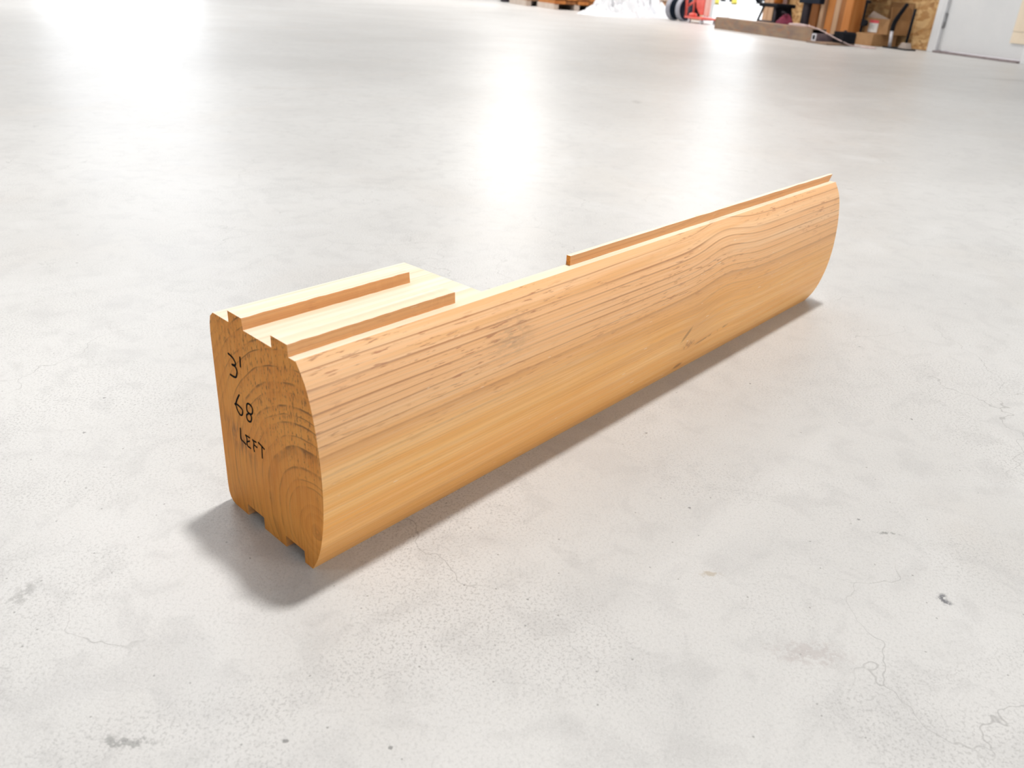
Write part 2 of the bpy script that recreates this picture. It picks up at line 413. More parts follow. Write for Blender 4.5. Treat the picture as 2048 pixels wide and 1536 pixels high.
def box(name, b, mat, parent=None, bevel=0.0, rot=None, piv=None, seg=2):
    bm = bmesh.new(); add_box(bm, *b, rot=rot, piv=piv)
    if bevel: bmesh.ops.bevel(bm, geom=bm.edges[:], offset=bevel, segments=seg, profile=0.5, affect='EDGES')
    return link(name, bm, mat, parent)
def ring_pts(c, d, r, seg):
    d = d.normalized(); a = d.orthogonal().normalized(); b = d.cross(a)
    return [c + (a * math.cos(2 * math.pi * i / seg) + b * math.sin(2 * math.pi * i / seg)) * r for i in range(seg)]
def add_tube(bm, pts, r, seg=10, mi=0):
    pts = [Vector(p) for p in pts]; rings = []
    rr = r if isinstance(r, (list, tuple)) else [r] * len(pts)
    a = None
    for i, p in enumerate(pts):
        d = (pts[min(i + 1, len(pts) - 1)] - pts[max(i - 1, 0)]).normalized()
        if a is None: a = d.orthogonal().normalized()
        a = (a - d * a.dot(d)).normalized(); b = d.cross(a)
        rings.append([bm.verts.new(p + (a * math.cos(2 * math.pi * k / seg) + b * math.sin(2 * math.pi * k / seg)) * rr[i]) for k in range(seg)])
    for i in range(len(rings) - 1):
        for k in range(seg):
            f = bm.faces.new((rings[i][k], rings[i][(k + 1) % seg], rings[i + 1][(k + 1) % seg], rings[i + 1][k])); f.material_index = mi; f.smooth = True
    bm.faces.new(rings[0][::-1]).material_index = mi; bm.faces.new(rings[-1]).material_index = mi
def tube(name, pts, r, mat, parent=None, seg=10):
    bm = bmesh.new(); add_tube(bm, pts, r, seg); return link(name, bm, mat, parent)
def add_lathe(bm, prof, axis_o, axis_d, seg=28, mi=0):
    """profile of (distance along axis, radius), closed solid of revolution"""
    axis_o = Vector(axis_o); d = Vector(axis_d).normalized(); rings = []
    for t_, r_ in prof:
        rings.append([bm.verts.new(q) for q in ring_pts(axis_o + d * t_, d, max(r_, 1e-4), seg)])
    for i in range(len(rings) - 1):
        for k in range(seg):
            f = bm.faces.new((rings[i][k], rings[i][(k + 1) % seg], rings[i + 1][(k + 1) % seg], rings[i + 1][k])); f.material_index = mi; f.smooth = True
    bm.faces.new(rings[0][::-1]).material_index = mi; bm.faces.new(rings[-1]).material_index = mi
def lathe(name, prof, o, d, mat, parent=None, seg=28):
    bm = bmesh.new(); add_lathe(bm, prof, o, d, seg); return link(name, bm, mat, parent)
def prism(name, poly, y0, y1, mat, parent=None, bevel=0.0):
    """polygon in local x,z extruded along y"""
    bm = bmesh.new()
    a = [bm.verts.new((x, y0, z)) for x, z in poly]; b = [bm.verts.new((x, y1, z)) for x, z in poly]
    bm.faces.new(a); bm.faces.new(b[::-1])
    for i in range(len(poly)):
        j = (i + 1) % len(poly); bm.faces.new((a[i], b[i], b[j], a[j]))
    if bevel: bmesh.ops.bevel(bm, geom=bm.edges[:], offset=bevel, segments=2, profile=0.5, affect='EDGES')
    return link(name, bm, mat, parent)
def catmull(pts, n=6):
    pts = [Vector(p) for p in pts]; out = []
    for i in range(len(pts) - 1):
        p0 = pts[i - 1] if i else pts[0] * 2 - pts[1]; p1, p2 = pts[i], pts[i + 1]
        p3 = pts[i + 2] if i + 2 < len(pts) else pts[-1] * 2 - pts[-2]
        for k in range(n):
            u = k / n
            out.append(0.5 * ((2 * p1) + (p2 - p0) * u + (2 * p0 - 5 * p1 + 4 * p2 - p3) * u * u + (3 * p1 - p0 - 3 * p2 + p3) * u ** 3))
    out.append(pts[-1]); return out

# ================================================================== THE HALL
S0, S1, N1 = -11.0, 10.5, 15.0
bm = bmesh.new(); add_box(bm, S0 - 20, S1 + 40, -40, N1 + 20, -0.12, 0.0)
floor = place(link('floor', bm, M['concrete']), 0, 0)
floor.location = (0, 0, 0); floor.rotation_euler = (0, 0, 0)
for v in floor.data.vertices:
    v.co = wl(v.co.x, v.co.y, v.co.z)
tag(floor, kind='structure', label='pale grey polished concrete floor with hairline cracks')

# right wall: openings for the white door and the bright loading doorway
DOOR_A, DOOR_B = -1.04, -0.075       # door leaf span along s
OPEN_A, OPEN_B, OPEN_H = 2.90, 4.45, 2.3
bm = bmesh.new()
T = 0.16
for (a, b, z0, z1) in ((S0, DOOR_A - 0.03, 0, CEIL_Z), (DOOR_A - 0.03, DOOR_B + 0.03, 2.1, CEIL_Z), (DOOR_B + 0.03, OPEN_A, 0, CEIL_Z),
                       (OPEN_A, OPEN_B, OPEN_H, CEIL_Z), (OPEN_B, S1, 0, CEIL_Z)):
    add_box(bm, a, b, -T, 0, z0, z1)
wall_r = tag(place(link('wall_right', bm, M['wall']), 0, 0), kind='structure')
# OSB sheathing sheets on the wall
SH = [(0.035, 0.272), (0.278, 1.49), (1.496, 2.83), (4.55, 5.77), (5.776, 6.99), (6.996, 8.21)]
for a, b in SH:
    for z0, z1 in ((0.004, 1.22), (1.224, 2.44)):
        box('osb_sheet', (a, b, 0.0, 0.012, z0, z1), M['osb'], wall_r)
# back wall with the wide overhead door opening standing open to daylight
GA, GB, GH = 6.9, 9.6, 4.4
bm = bmesh.new()
for (a, b, z0, z1) in ((0, GA, 0, CEIL_Z), (GA, GB, GH, CEIL_Z), (GB, N1, 0, CEIL_Z)):
    add_box(bm, S1, S1 + T, a, b, z0, z1)
tag(place(link('wall_back', bm, M['wall_white']), 0, 0), kind='structure')
tag(place(box('wall_left', (S0, S1, N1, N1 + T, 0, CEIL_Z), M['wall_grey']), 0, 0), kind='structure')
FA, FB, FH = 0.4, 5.6, 3.7                               # unseen door opening behind the camera, added as daylight fill for the log's front
bm = bmesh.new()
for (a, b, z0, z1) in ((0, FA, 0, CEIL_Z), (FA, FB, FH, CEIL_Z), (FB, N1, 0, CEIL_Z)):
    add_box(bm, S0 - T, S0, a, b, z0, z1)
tag(place(link('wall_front', bm, M['wall_grey']), 0, 0), kind='structure')
SKA, SKB, SKN0, SKN1 = -2.6, 10.2, 5.9, 8.0          # translucent roof light strip
bm = bmesh.new()
for (a, b, c, d) in ((S0, S1, 0, SKN0), (S0, S1, SKN1, N1), (S0, SKA, SKN0, SKN1), (SKB, S1, SKN0, SKN1)):
    add_box(bm, a, b, c, d, CEIL_Z, CEIL_Z + 0.1)
ceil = tag(place(link('ceiling', bm, M['wall_grey']), 0, 0), kind='structure')
for k in range(4):
    w_ = (SKB - SKA) / 4
    box('roof_light_panel', (SKA + k * w_ + 0.02, SKA + (k + 1) * w_ - 0.02, SKN0, SKN1, CEIL_Z + 0.02, CEIL_Z + 0.06), M['skylight'], ceil)

# white entrance door with its frame, hinge and threshold
dr = empty('door_1', (DOOR_A + DOOR_B) / 2, 0, 'plain white flush door in a white frame', 'door')
del dr['category']; tag(dr, kind='structure')
w2 = (DOOR_B - DOOR_A) / 2
box('door_leaf', (-w2, w2, -0.055, -0.010, 0.022, 2.06), M['white'], dr, 0.002)
box('door_jamb', (w2 + 0.004, w2 + 0.034, -0.15, 0.018, 0.0, 2.09), M['trim'], dr, 0.002)
box('door_jamb', (-w2 - 0.034, -w2 - 0.004, -0.15, 0.018, 0.0, 2.09), M['trim'], dr, 0.002)
box('door_casing', (w2 + 0.034, w2 + 0.105, 0.0, 0.020, 0.0, 2.15), M['trim'], dr, 0.003)
box('door_casing', (-w2 - 0.105, -w2 - 0.034, 0.0, 0.020, 0.0, 2.15), M['trim'], dr, 0.003)
box('door_casing', (-w2 - 0.034, w2 + 0.034, 0.0, 0.020, 2.09, 2.15), M['trim'], dr, 0.003)
box('threshold', (-w2, w2, -0.15, 0.045, 0.0, 0.016), M['thresh'], dr, 0.003)
for hz in (0.27, 1.05, 1.85):
    bm = bmesh.new(); add_tube(bm, [(w2 + 0.002, -0.002, hz - 0.065), (w2 + 0.002, -0.002, hz + 0.065)], 0.010, 10)
    add_box(bm, w2 - 0.02, w2 + 0.02, -0.0095, -0.006, hz - 0.06, hz + 0.06)
    link('hinge', bm, M['steel'], dr)
bm = bmesh.new(); add_lathe(bm, [(0, .026), (.012, .026), (.014, .012), (.045, .012), (.05, .026), (.075, .028), (.085, .018)], (-w2 + 0.07, -0.010, 0.98), (0, 1, 0), 20)
link('door_knob', bm, M['steel'], dr)

# cream board posted on the door
pb = empty('notice_board', -0.98, 0.0, 'cream two-leaf board hung low on the white door', 'board')
box('leaf', (-0.10, 0.115, -0.008, -0.002, 0.235, 0.56), M['cream'], pb)
box('leaf', (-0.10, 0.113, -0.008, -0.001, 0.145, 0.232), M['cream'], pb)

# doorway casing of the loading doorway
dc = empty('door_2', OPEN_A, 0, 'open loading doorway with raw wooden casing', 'doorway'); del dc['category']; tag(dc, kind='structure')
box('casing', (-0.10, 0.0, -0.16, 0.03, 0, 2.4), M['timber_t'], dc, 0.003)
box('casing', (OPEN_B - OPEN_A, OPEN_B - OPEN_A + 0.10, -0.16, 0.03, 0, 2.4), M['timber_t'], dc, 0.003)
box('casing', (0.0, OPEN_B - OPEN_A, -0.16, 0.03, 2.3, 2.4), M['timber_t'], dc, 0.003)

# ------------------------------------------------------------------ high bay lamps: the key over the log, plus added fill lamps
def high_bay(x, y, label, power):
    root = bpy.data.objects.new('high_bay_lamp', None); COL.objects.link(root); root.location = (x, y, LAMP_Z)
    root.empty_display_size = 0.2
    tag(root, label, 'lamp', 'high bay lamps on the ceiling')
    lathe('housing', [(0.02, 0.27), (0.05, 0.28), (0.16, 0.17), (0.30, 0.12), (0.32, 0.05)], (0, 0, 0), (0, 0, 1), M['steel'], root, 32)
    lathe('lens', [(0.018, 0.262), (0.024, 0.262)], (0, 0, 0), (0, 0, 1), M['lens'], root, 32)
    tube('hanging_rod', [(0, 0, 0.31), (0, 0, CEIL_Z - LAMP_Z)], 0.012, M['steel'], root, 8)
    ld = bpy.data.lights.new('high_bay_light', 'AREA'); ld.shape = 'DISK'; ld.size = 0.36; ld.energy = power
    ld.color = (1.0, 0.975, 0.945)
    lo = bpy.data.objects.new('high_bay_light', ld); COL.objects.link(lo); lo.parent = root; lo.location = (0, 0, 0.012)
    return root
KX, KY = 0.38, 1.48
high_bay(KX, KY, 'high bay lamp hanging above the notched log', KEY_W)
for (s_, n_, lab, pw) in ((0.8, 8.1, 'added high bay fill lamp hanging beside the roof light before the loading doorway', 75), (1.6, 1.3, 'added high bay fill lamp hanging close to the right wall over the rusty beam', 130), (6.8, 2.0, 'added high bay fill lamp hanging before the back wall beside the right wall', 230),
                          (0.8, 11.5, 'added high bay fill lamp hanging over the open floor beyond the roof light', 120), (6.8, 11.5, 'added high bay fill lamp hanging before the back wall beside the left wall', 200),
                          (-9.3, 2.2, 'added high bay fill lamp hanging in the corner of the front and right walls', 30), (-6.5, 11.5, 'added high bay fill lamp hanging by the left wall towards the front wall', 65)):
    q = wl(s_, n_)
    high_bay(q.x, q.y, lab, pw)  # unseen lamps added to fill the log's sides and brighten floor and wall

# ================================================================== THE NOTCHED LOG
YAW = 0.704916
LX, LY, LEN = -0.231554, 0.566643, 0.9144
H, TN = 0.17449, 0.00915
U = dict(t1a=0.0278, t1b=0.0473, t2a=0.0861, t2b=0.1073, f=0.1153, b=0.1190, n=0.1023, g1a=0.0258, g1b=0.0510, g2a=0.0829, g2b=0.1087)
BLK, T1, T2, T3, G = 0.18991, 0.15813, 0.15414, 0.30419, 0.0109
def vnear(u, z): return -0.0304 * u - 0.0017 * z - 0.0172 * z * u
def vfar(u, z): return LEN - 0.1307 * (u - 0.1) + 0.1186 * (z - 0.19)
log = bpy.data.objects.new('notched_log', None); COL.objects.link(log); log.empty_display_size = 0.1
log.location = (LX, LY, 0); log.rotation_euler = (0, 0, -YAW)
tag(log, 'pale pine log with rounded face, tongues on top and notched back, on the concrete', 'log')

front = catmull([(0.1153, 0, 0.1745), (0.1172, 0, 0.1733), (0.1276, 0, 0.1555), (0.1352, 0, 0.1252), (0.1388, 0, 0.0900), (0.1380, 0, 0.0590), (0.1335, 0, 0.0330), (0.1272, 0, 0.0145), (0.1190, 0, 0.0)], 6)
front = [(p.x, p.z) for p in front]
back = [(0.0052, 0.0), (0.0012, 0.0012), (-0.0022, 0.0040), (-0.0042, 0.0090), (-0.0048, 0.0165), (-0.0036, 0.1550), (-0.0026, 0.1640), (-0.0006, 0.1705), (0.0042, 0.1745)]
bottom = [(U['g2b'], 0.0), (U['g2b'], G), (U['n'], G), (U['g2a'], G), (U['g2a'], 0.0), (U['g1b'], 0.0), (U['g1b'], G), (U['g1a'], G), (U['g1a'], 0.0)]
full = [(U['n'], H)] + front + bottom + back                     # closed ring, starts on the notch line
iN, iG = 0, 1 + len(front) + 2                                   # indices of (n,H) and (n,G)
bm = bmesh.new()
V0 = [bm.verts.new((u, vnear(u, z), z)) for u, z in full]
VB = [bm.verts.new((u, BLK, z)) for u, z in full]
thin_idx = list(range(iN, iG + 1))
NSEG = 1
VF = [bm.verts.new((full[i][0], vfar(*full[i]), full[i][1])) for i in thin_idx]
nfull = len(full)
smooth_edges = set(range(2, 1 + len(front) - 1)) | set(range(1 + len(front) + len(bottom), nfull - 1))
def quad(a, b, c, d, mi, sm=False):
    f = bm.faces.new((a, b, c, d)); f.material_index = mi; f.smooth = sm
for i in range(nfull):
    j = (i + 1) % nfull
    groove = len(front) + 1 <= i < len(front) + len(bottom)
    top = i in (0, nfull - 1)
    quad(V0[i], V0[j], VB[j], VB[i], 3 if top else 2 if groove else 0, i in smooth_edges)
for k in range(len(thin_idx) - 1):
    i = thin_idx[k]
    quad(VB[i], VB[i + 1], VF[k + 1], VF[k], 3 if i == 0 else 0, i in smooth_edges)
quad(VB[iG], VB[iN], VF[0], VF[-1], 0)                           # sawn back of the thin part
f = bm.faces.new(V0[::-1]); f.material_index = 1
f = bm.faces.new(VF); f.material_index = 1
f = bm.faces.new([VB[i] for i in range(iG, nfull)] + [VB[iN]]); f.material_index = 1
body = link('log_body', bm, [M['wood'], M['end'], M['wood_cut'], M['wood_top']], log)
bv = body.modifiers.new('bevel', 'BEVEL'); bv.width = 0.0007; bv.segments = 2; bv.limit_method = 'ANGLE'; bv.angle_limit = math.radians(35)

def tongue(ua, ub, va, vb, near_cap, far_cap, taper=0.0, chips=0):
    """square tongue standing on top of the log; edges a little uneven from the saw"""
    bm = bmesh.new(); rnd = random.Random(int(va * 1000) + int(ua * 1e4))
    n = 26; rings = []
    for i in range(n + 1):
        t_ = i / n
        ring = []
        for (u, z) in ((ua, H - 0.001), (ub, H - 0.001), (ub - taper, H + TN), (ua, H + TN)):
            v0 = near_cap(u, z) if near_cap else va
            v1 = far_cap(u, z) if far_cap else vb
            jz = rnd.uniform(-0.00025, 0.00025) if z > H and 0 < i < n else 0
            ju = rnd.uniform(-0.0003, 0.0003) if 0 < i < n else 0
            ring.append(bm.verts.new((u + ju, v0 + (v1 - v0) * t_, z + jz)))
        rings.append(ring)
    for i in range(n):
        for k in range(4):
            f = bm.faces.new((rings[i][k], rings[i][(k + 1) % 4], rings[i + 1][(k + 1) % 4], rings[i + 1][k]))
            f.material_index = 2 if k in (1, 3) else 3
    a = bm.faces.new(rings[0][::-1]); a.material_index = 1
    b = bm.faces.new(rings[-1]); b.material_index = 1
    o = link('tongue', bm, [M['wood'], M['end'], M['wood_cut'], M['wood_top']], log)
    return o
tongue(U['t1a'], U['t1b'] + 0.001, 0, T1, vnear, None, 0.0012)
tongue(U['t2a'], U['t2b'], 0, T2, vnear, None, 0.0006)
tongue(U['n'] + 0.0001, U['t2b'], T3, LEN, None, lambda u, z: vfar(u, z) - 0.002 + (0.006 if z > H else -0.004), 0.0004)

# marker handwriting on the sawn end:  3'  /  68  /  LEFT
def writing(strokes, width, label):
    bm = bmesh.new()
    for st in strokes:
        pts = catmull([(u, 0, z) for u, z in st], 5) if len(st) > 2 else [Vector((st[0][0], 0, st[0][1])), Vector((st[1][0], 0, st[1][1]))]
        L_, R_ = [], []
        # widen into a ribbon with rounded ends
        d0 = (pts[1] - pts[0]).normalized(); d1 = (pts[-1] - pts[-2]).normalized()
        pts = [pts[0] - d0 * width * 0.4] + pts + [pts[-1] + d1 * width * 0.4]
        for i, p in enumerate(pts):
            d = (pts[min(i + 1, len(pts) - 1)] - pts[max(i - 1, 0)]).normalized()
            nrm = Vector((-d.z, 0, d.x))
            w = width * 0.5 * (0.45 if i in (0, len(pts) - 1) else 1.0)
            ra = []
            for side, lift in ((w, 0.00005), (w, 0.00028), (-w, 0.00028), (-w, 0.00005)):
                q = p + nrm * side
                ra.append(bm.verts.new((q.x, vnear(q.x, q.z) - lift, q.z)))
            L_.append(ra)
        for i in range(len(L_) - 1):
            for k in range(4):
                bm.faces.new((L_[i][k], L_[i][(k + 1) % 4], L_[i + 1][(k + 1) % 4], L_[i + 1][k]))
        bm.faces.new(L_[0]); bm.faces.new(L_[-1][::-1])
    o = link('marker_writing', bm, M['ink'], body)
    tag(o, label)
W_ = 0.0014
writing([[(0.0221, 0.147), (0.0267, 0.1462), (0.03, 0.1447), (0.0319, 0.1423), (0.0307, 0.1403), (0.026, 0.1392), (0.0307, 0.1392), (0.0328, 0.1362), (0.0315, 0.1319), (0.0295, 0.1298), (0.0258, 0.1291), (0.0219, 0.1292)],
         [(0.0398, 0.1502), (0.0391, 0.1421)]], W_ * 1.1, "black handwritten 3' on the sawn end")
writing([[(0.0322, 0.1157), (0.0282, 0.1104), (0.0253, 0.1056), (0.0238, 0.1043), (0.0254, 0.1036), (0.0264, 0.1007), (0.029, 0.0981), (0.0315, 0.0976), (0.0341, 0.0996), (0.0348, 0.1034), (0.0314, 0.1049), (0.0261, 0.1054)],
         [(0.0428, 0.1119), (0.042, 0.1093), (0.0424, 0.1056), (0.0469, 0.105), (0.0499, 0.1073), (0.0506, 0.1114), (0.0483, 0.1133), (0.0448, 0.1133), (0.0428, 0.1119)],
         [(0.0451, 0.1050), (0.0411, 0.1022), (0.0404, 0.0994), (0.042, 0.0972), (0.0457, 0.0979), (0.0476, 0.101), (0.0476, 0.1035), (0.0451, 0.1050)]], W_, 'black handwritten 68 on the sawn end')
writing([[(0.0281, 0.0845), (0.0271, 0.0749), (0.0305, 0.0735), (0.0343, 0.0725)],
         [(0.0354, 0.0816), (0.037, 0.079), (0.0365, 0.0728), (0.0415, 0.0721)], [(0.0356, 0.0815), (0.0415, 0.0817)], [(0.0364, 0.0758), (0.0409, 0.0785)],
         [(0.0459, 0.0819), (0.0474, 0.08), (0.0463, 0.0751), (0.0469, 0.0717)], [(0.0459, 0.0816), (0.051, 0.082)], [(0.0473, 0.0781), (0.0517, 0.0776)],
         [(0.0544, 0.0833), (0.0589, 0.0823), (0.0627, 0.0812)], [(0.0593, 0.0825), (0.0583, 0.0711)]], W_ * 0.85, 'black handwritten LEFT on the sawn end')

# ================================================================== THINGS ALONG THE RIGHT WALL
def hollow(name, w, h, t_, x0, x1, mat_out, mat_in, parent=None):
    """rectangular hollow section running along local x"""
    bm = bmesh.new()
    o = [(-w / 2, 0), (w / 2, 0), (w / 2, h), (-w / 2, h)]; i = [(-w / 2 + t_, t_), (w / 2 - t_, t_), (w / 2 - t_, h - t_), (-w / 2 + t_, h - t_)]
    ends = []
    for x in (x0, x1):
        ends.append(([bm.verts.new((x, y, z)) for y, z in o], [bm.verts.new((x, y, z)) for y, z in i]))
    for k in range(4):
        j = (k + 1) % 4
        bm.faces.new((ends[0][0][k], ends[0][0][j], ends[1][0][j], ends[1][0][k]))
        f = bm.faces.new((ends[0][1][k], ends[1][1][k], ends[1][1][j], ends[0][1][j])); f.material_index = 1
        for e in ends: bm.faces.new((e[0][k], e[0][j], e[1][j], e[1][k]))
    return link(name, bm, [mat_out, mat_in], parent)

# long rusty beam on the floor
bmr = empty('steel_beam', 0.60, 0.82, 'long rusty brown hollow steel beam lying along the wall', 'beam')
hollow('beam_section', 0.16, 0.122, 0.010, 0.0, 1.86, M['rust'], M['dark'], bmr)
box('end_plate', (1.86, 1.875, -0.085, 0.085, 0.0, 0.126), M['rust'], bmr, 0.002)
fp = place(box('steel_plate', (-0.165, 0.155, -0.16, 0.155, 0.0, 0.020), M['rust'], None, 0.003), 0.432, 0.80)
tag(fp, 'rusty flat steel plate on the floor under the square tube', 'plate')
sq = empty('square_tube', 0.500, 0.70, 'short square steel tube with a pale cut end lying on the plate', 'tube', z=0.0205, rz=math.pi / 2)
hollow('tube_wall', 0.064, 0.064, 0.012, 0.0, 0.235, M['purple'], M['black'], sq)
bm = bmesh.new()
for (y0, y1, z0, z1) in ((-0.033, 0.033, -0.0, 0.013), (-0.033, 0.033, 0.052, 0.065), (-0.033, -0.020, 0.013, 0.052), (0.020, 0.033, 0.013, 0.052)):
    add_box(bm, 0.235, 0.241, y0, y1, z0, z1)
link('cut_end', bm, M['bright_steel'], sq)
bb = empty('steel_block', 0.345, 0.722, 'black steel block with a chamfered top beside the square tube', 'block', z=0.0205)
prism('block_body', [(-0.085, 0.0), (0.070, 0.0), (0.070, 0.098), (-0.068, 0.098), (-0.085, 0.082)], -0.075, 0.065, M['black'], bb, 0.003)
prism('lifting_lug', [(-0.02, 0.097), (0.02, 0.097), (0.012, 0.112), (-0.012, 0.112)], -0.012, 0.0, M['dark'], bb, 0.001)
# pale cord coiled on the beam
pts = []
for k in range(60):
    a = k / 59 * 2 * math.pi * 2.6
    pts.append((0.93 + 0.17 * math.cos(a) * (1 - 0.0035 * k), 0.825 + 0.052 * math.sin(a), 0.1325 + 0.003 * math.sin(a * 2.3) + 0.0002 * k))
pts += [(0.70, 0.87, 0.138), (0.61, 0.89, 0.135), (0.47, 0.86, 0.105), (0.34, 0.815, 0.060), (0.25, 0.77, 0.030), (0.225, 0.70, 0.008), (0.19, 0.62, 0.0075), (0.05, 0.58, 0.0075), (-0.02, 0.66, 0.0075), (0.06, 0.72, 0.0075), (0.14, 0.60, 0.0075)]
cord = place(tube('coiled_cord', catmull(pts, 3), 0.0045, M['wire'], None, 6), 0, 0)
tag(cord, 'pinkish cord coiled on top of the rusty beam with its tail on the floor', 'cord')
# dark bar behind the far end of the beam
db = empty('dark_bar', 3.02, 0.36, 'short dark steel bar on the floor beside the red hand truck', 'bar')
box('bar_body', (-0.25, 0.25, -0.04, 0.04, 0, 0.075), M['dark'], db, 0.006)
box('bar_cap', (-0.262, -0.25, -0.035, 0.035, 0.005, 0.07), M['purple'], db, 0.002)

# upright timbers standing in a row against the wall
POSTS = [(0.745, 0.120, 0.25, 0.39, 'timber_o', 2.42, 'thick orange-brown timber post beside the cardboard cartons'),
         (0.890, 0.100, 0.22, 0.35, 'timber_b', 2.30, 'reddish brown timber post next to the thick orange one'),
         (1.005, 0.085, 0.24, 0.34, 'timber_t', 2.36, 'narrow tan timber post between two brown posts'),
         (1.105, 0.120, 0.20, 0.33, 'timber_o', 2.22, 'orange timber post between the narrow tan posts'),
         (1.240, 0.060, 0.26, 0.36, 'timber_t', 2.40, 'thinnest tan timber strip between the orange and brown posts'),
         (1.315, 0.115, 0.24, 0.38, 'timber_b', 2.28, 'brown timber post beside the dark steel post'),
         (1.600, 0.090, 0.16, 0.30, 'timber_p', 2.34, 'mauve-grey weathered board between dark post and black step stool'),
         (2.370, 0.130, 0.06, 0.12, 'timber_p', 2.20, 'wide mauve-grey weathered board beside the wooden doorway casing'),
         (2.560, 0.120, 0.05, 0.10, 'timber_t', 2.25, 'tan board standing against the wall by the doorway')]
for (s_, w_, n0, n1, mt, hh, lab) in POSTS:
    r = empty('timber_post', s_ + w_ / 2, (n0 + n1) / 2, lab, 'timber', group='upright timbers along the wall')
    dn = (n1 - n0) / 2
    box('timber', (-w_ / 2, w_ / 2, -dn, dn, 0.0, hh), M[mt], r, 0.006)
    box('sawn_top', (-w_ / 2 + 0.006, w_ / 2 - 0.006, -dn + 0.006, dn - 0.006, hh, hh + 0.004), M['timber_pale'], r)
dp = empty('steel_post', 1.50, 0.36, 'dark steel post with a square foot plate among the timbers', 'post')
box('post_tube', (-0.048, 0.048, -0.048, 0.048, 0.010, 2.1), M['dark'], dp, 0.006)
box('foot_plate', (-0.065, 0.058, -0.075, 0.075, 0.0, 0.010), M['dark'], dp, 0.002)
box('arm', (-0.32, 0.048, 0.046, 0.106, 0.330, 0.395), M['navy'], dp, 0.006)

# black step stool
st = empty('step_stool', 1.98, 0.44, 'black step stool with splayed legs behind the rusty beam', 'stool')
box('seat', (-0.185, 0.185, -0.12, 0.12, 0.265, 0.305), M['black'], st, 0.010)
for sx in (-1, 1):
    for sy in (-1, 1):
        bm = bmesh.new(); add_tube(bm, [(sx * 0.12, sy * 0.09, 0.27), (sx * 0.20, sy * 0.13, 0.0)], 0.014, 8)
        link('leg', bm, M['dark'], st)
box('side_panel', (-0.145, -0.085, -0.10, 0.10, 0.10, 0.268), M['black'], st, 0.006)
tube('stretcher', [(-0.165, 0.112, 0.12), (0.165, 0.112, 0.12)], 0.010, M['dark'], st, 8)
tube('stretcher', [(-0.165, -0.112, 0.12), (0.165, -0.112, 0.12)], 0.010, M['dark'], st, 8)
pot = empty('paint_pot', 1.97, 0.44, 'small orange pot standing on the black step stool', 'pot', z=0.3055)
lathe('pot_body', [(0, 0.045), (0.004, 0.050), (0.085, 0.055), (0.09, 0.057)], (0, 0, 0), (0, 0, 1), M['orange'], pot, 20)
lathe('lid', [(0.09, 0.059), (0.10, 0.059), (0.104, 0.050)], (0, 0, 0), (0, 0, 1), M['steel'], pot, 20)

def lump(name, sx, sy, sz, mat, parent=None, seed=0, sub=3, amp=0.18, freq=2.2, flat=0.25):
    """soft sagging heap: a displaced half-ellipsoid resting on z=0"""
    from mathutils import noise as mn
    bm = bmesh.new(); bmesh.ops.create_icosphere(bm, subdivisions=sub, radius=1.0)
    for v in bm.verts:
        d = v.co.normalized()
        k = 1 + amp * mn.noise(d * freq + Vector((seed, seed * 2.1, 0))) + amp * 0.6 * abs(mn.noise(d * freq * 2.7 + Vector((0, seed, 3))))
        q = d * k
        z = q.z * sz * 0.62 + sz * 0.38
        v.co = Vector((q.x * sx, q.y * sy, max(z, 0.0)))
    return link(name, bm, mat, parent, True)
bagr = empty('cloth_bag', 1.66, 0.52, 'slumped maroon cloth bag behind the rusty beam', 'bag')
lump('bag_body', 0.10, 0.09, 0.20, M['maroon'], bagr, 3, 3, 0.22)
tube('drawstring', catmull([(-0.03, 0, 0.185), (-0.05, 0.03, 0.215), (0.0, 0.05, 0.23), (0.03, 0.02, 0.20), (0.0, 0, 0.18)], 4), 0.006, M['dark'], bagr, 6)

# cardboard cartons
c1 = empty('cardboard_carton', 0.530, 0.205, 'small closed brown carton at the bottom of the stack on the floor', 'carton', group='cartons by the wall')
box('carton_body', (-0.130, 0.130, -0.135, 0.145, 0.0, 0.108), M['card'], c1, 0.003)
box('tape', (-0.131, 0.131, -0.02, 0.03, 0.1075, 0.1090), M['card_grey'], c1)
c2 = empty('cardboard_carton', 0.490, 0.150, 'open brown carton with a red and white shipping label atop another carton', 'carton', z=0.1095, group='cartons by the wall')
bm = bmesh.new()
X, Y0_, Y1_, HH, tt = 0.165, -0.125, 0.115, 0.135, 0.006
add_box(bm, -X, X, Y0_, Y1_, 0, tt); add_box(bm, -X, X, Y1_ - tt, Y1_, tt, HH); add_box(bm, -X, X, Y0_, Y0_ + tt, tt, HH)
add_box(bm, -X, -X + tt, Y0_ + tt, Y1_ - tt, tt, HH); add_box(bm, X - tt, X, Y0_ + tt, Y1_ - tt, tt, HH)
link('carton_body', bm, M['card'], c2)
bm = bmesh.new()
fv = [(-X + 0.005, Y1_, HH), (X - 0.005, Y1_, HH), (0.03, Y1_ + 0.05, HH + 0.062)]
a_ = [bm.verts.new(p) for p in fv]; b_ = [bm.verts.new((p[0], p[1] - 0.006, p[2] - 0.003)) for p in fv]
bm.faces.new(a_); bm.faces.new(b_[::-1])
for k in range(3): bm.faces.new((a_[k], b_[k], b_[(k + 1) % 3], a_[(k + 1) % 3]))
link('flap', bm, M['card_grey'], c2)
box('flap', (-X, X, Y0_ - 0.004, Y0_ + 0.002, HH, HH + 0.15), M['card_in'], c2)
box('flap', (-X - 0.004, -X + 0.002, Y0_, Y1_ - 0.01, HH, HH + 0.105), M['card_in'], c2, 0, Matrix.Rotation(0.25, 3, 'Y'), Vector((-X, 0, HH)))
lb = box('shipping_label', (-0.020, 0.112, Y1_ + 0.0002, Y1_ + 0.0016, 0.010, 0.092), M['paper'], c2)
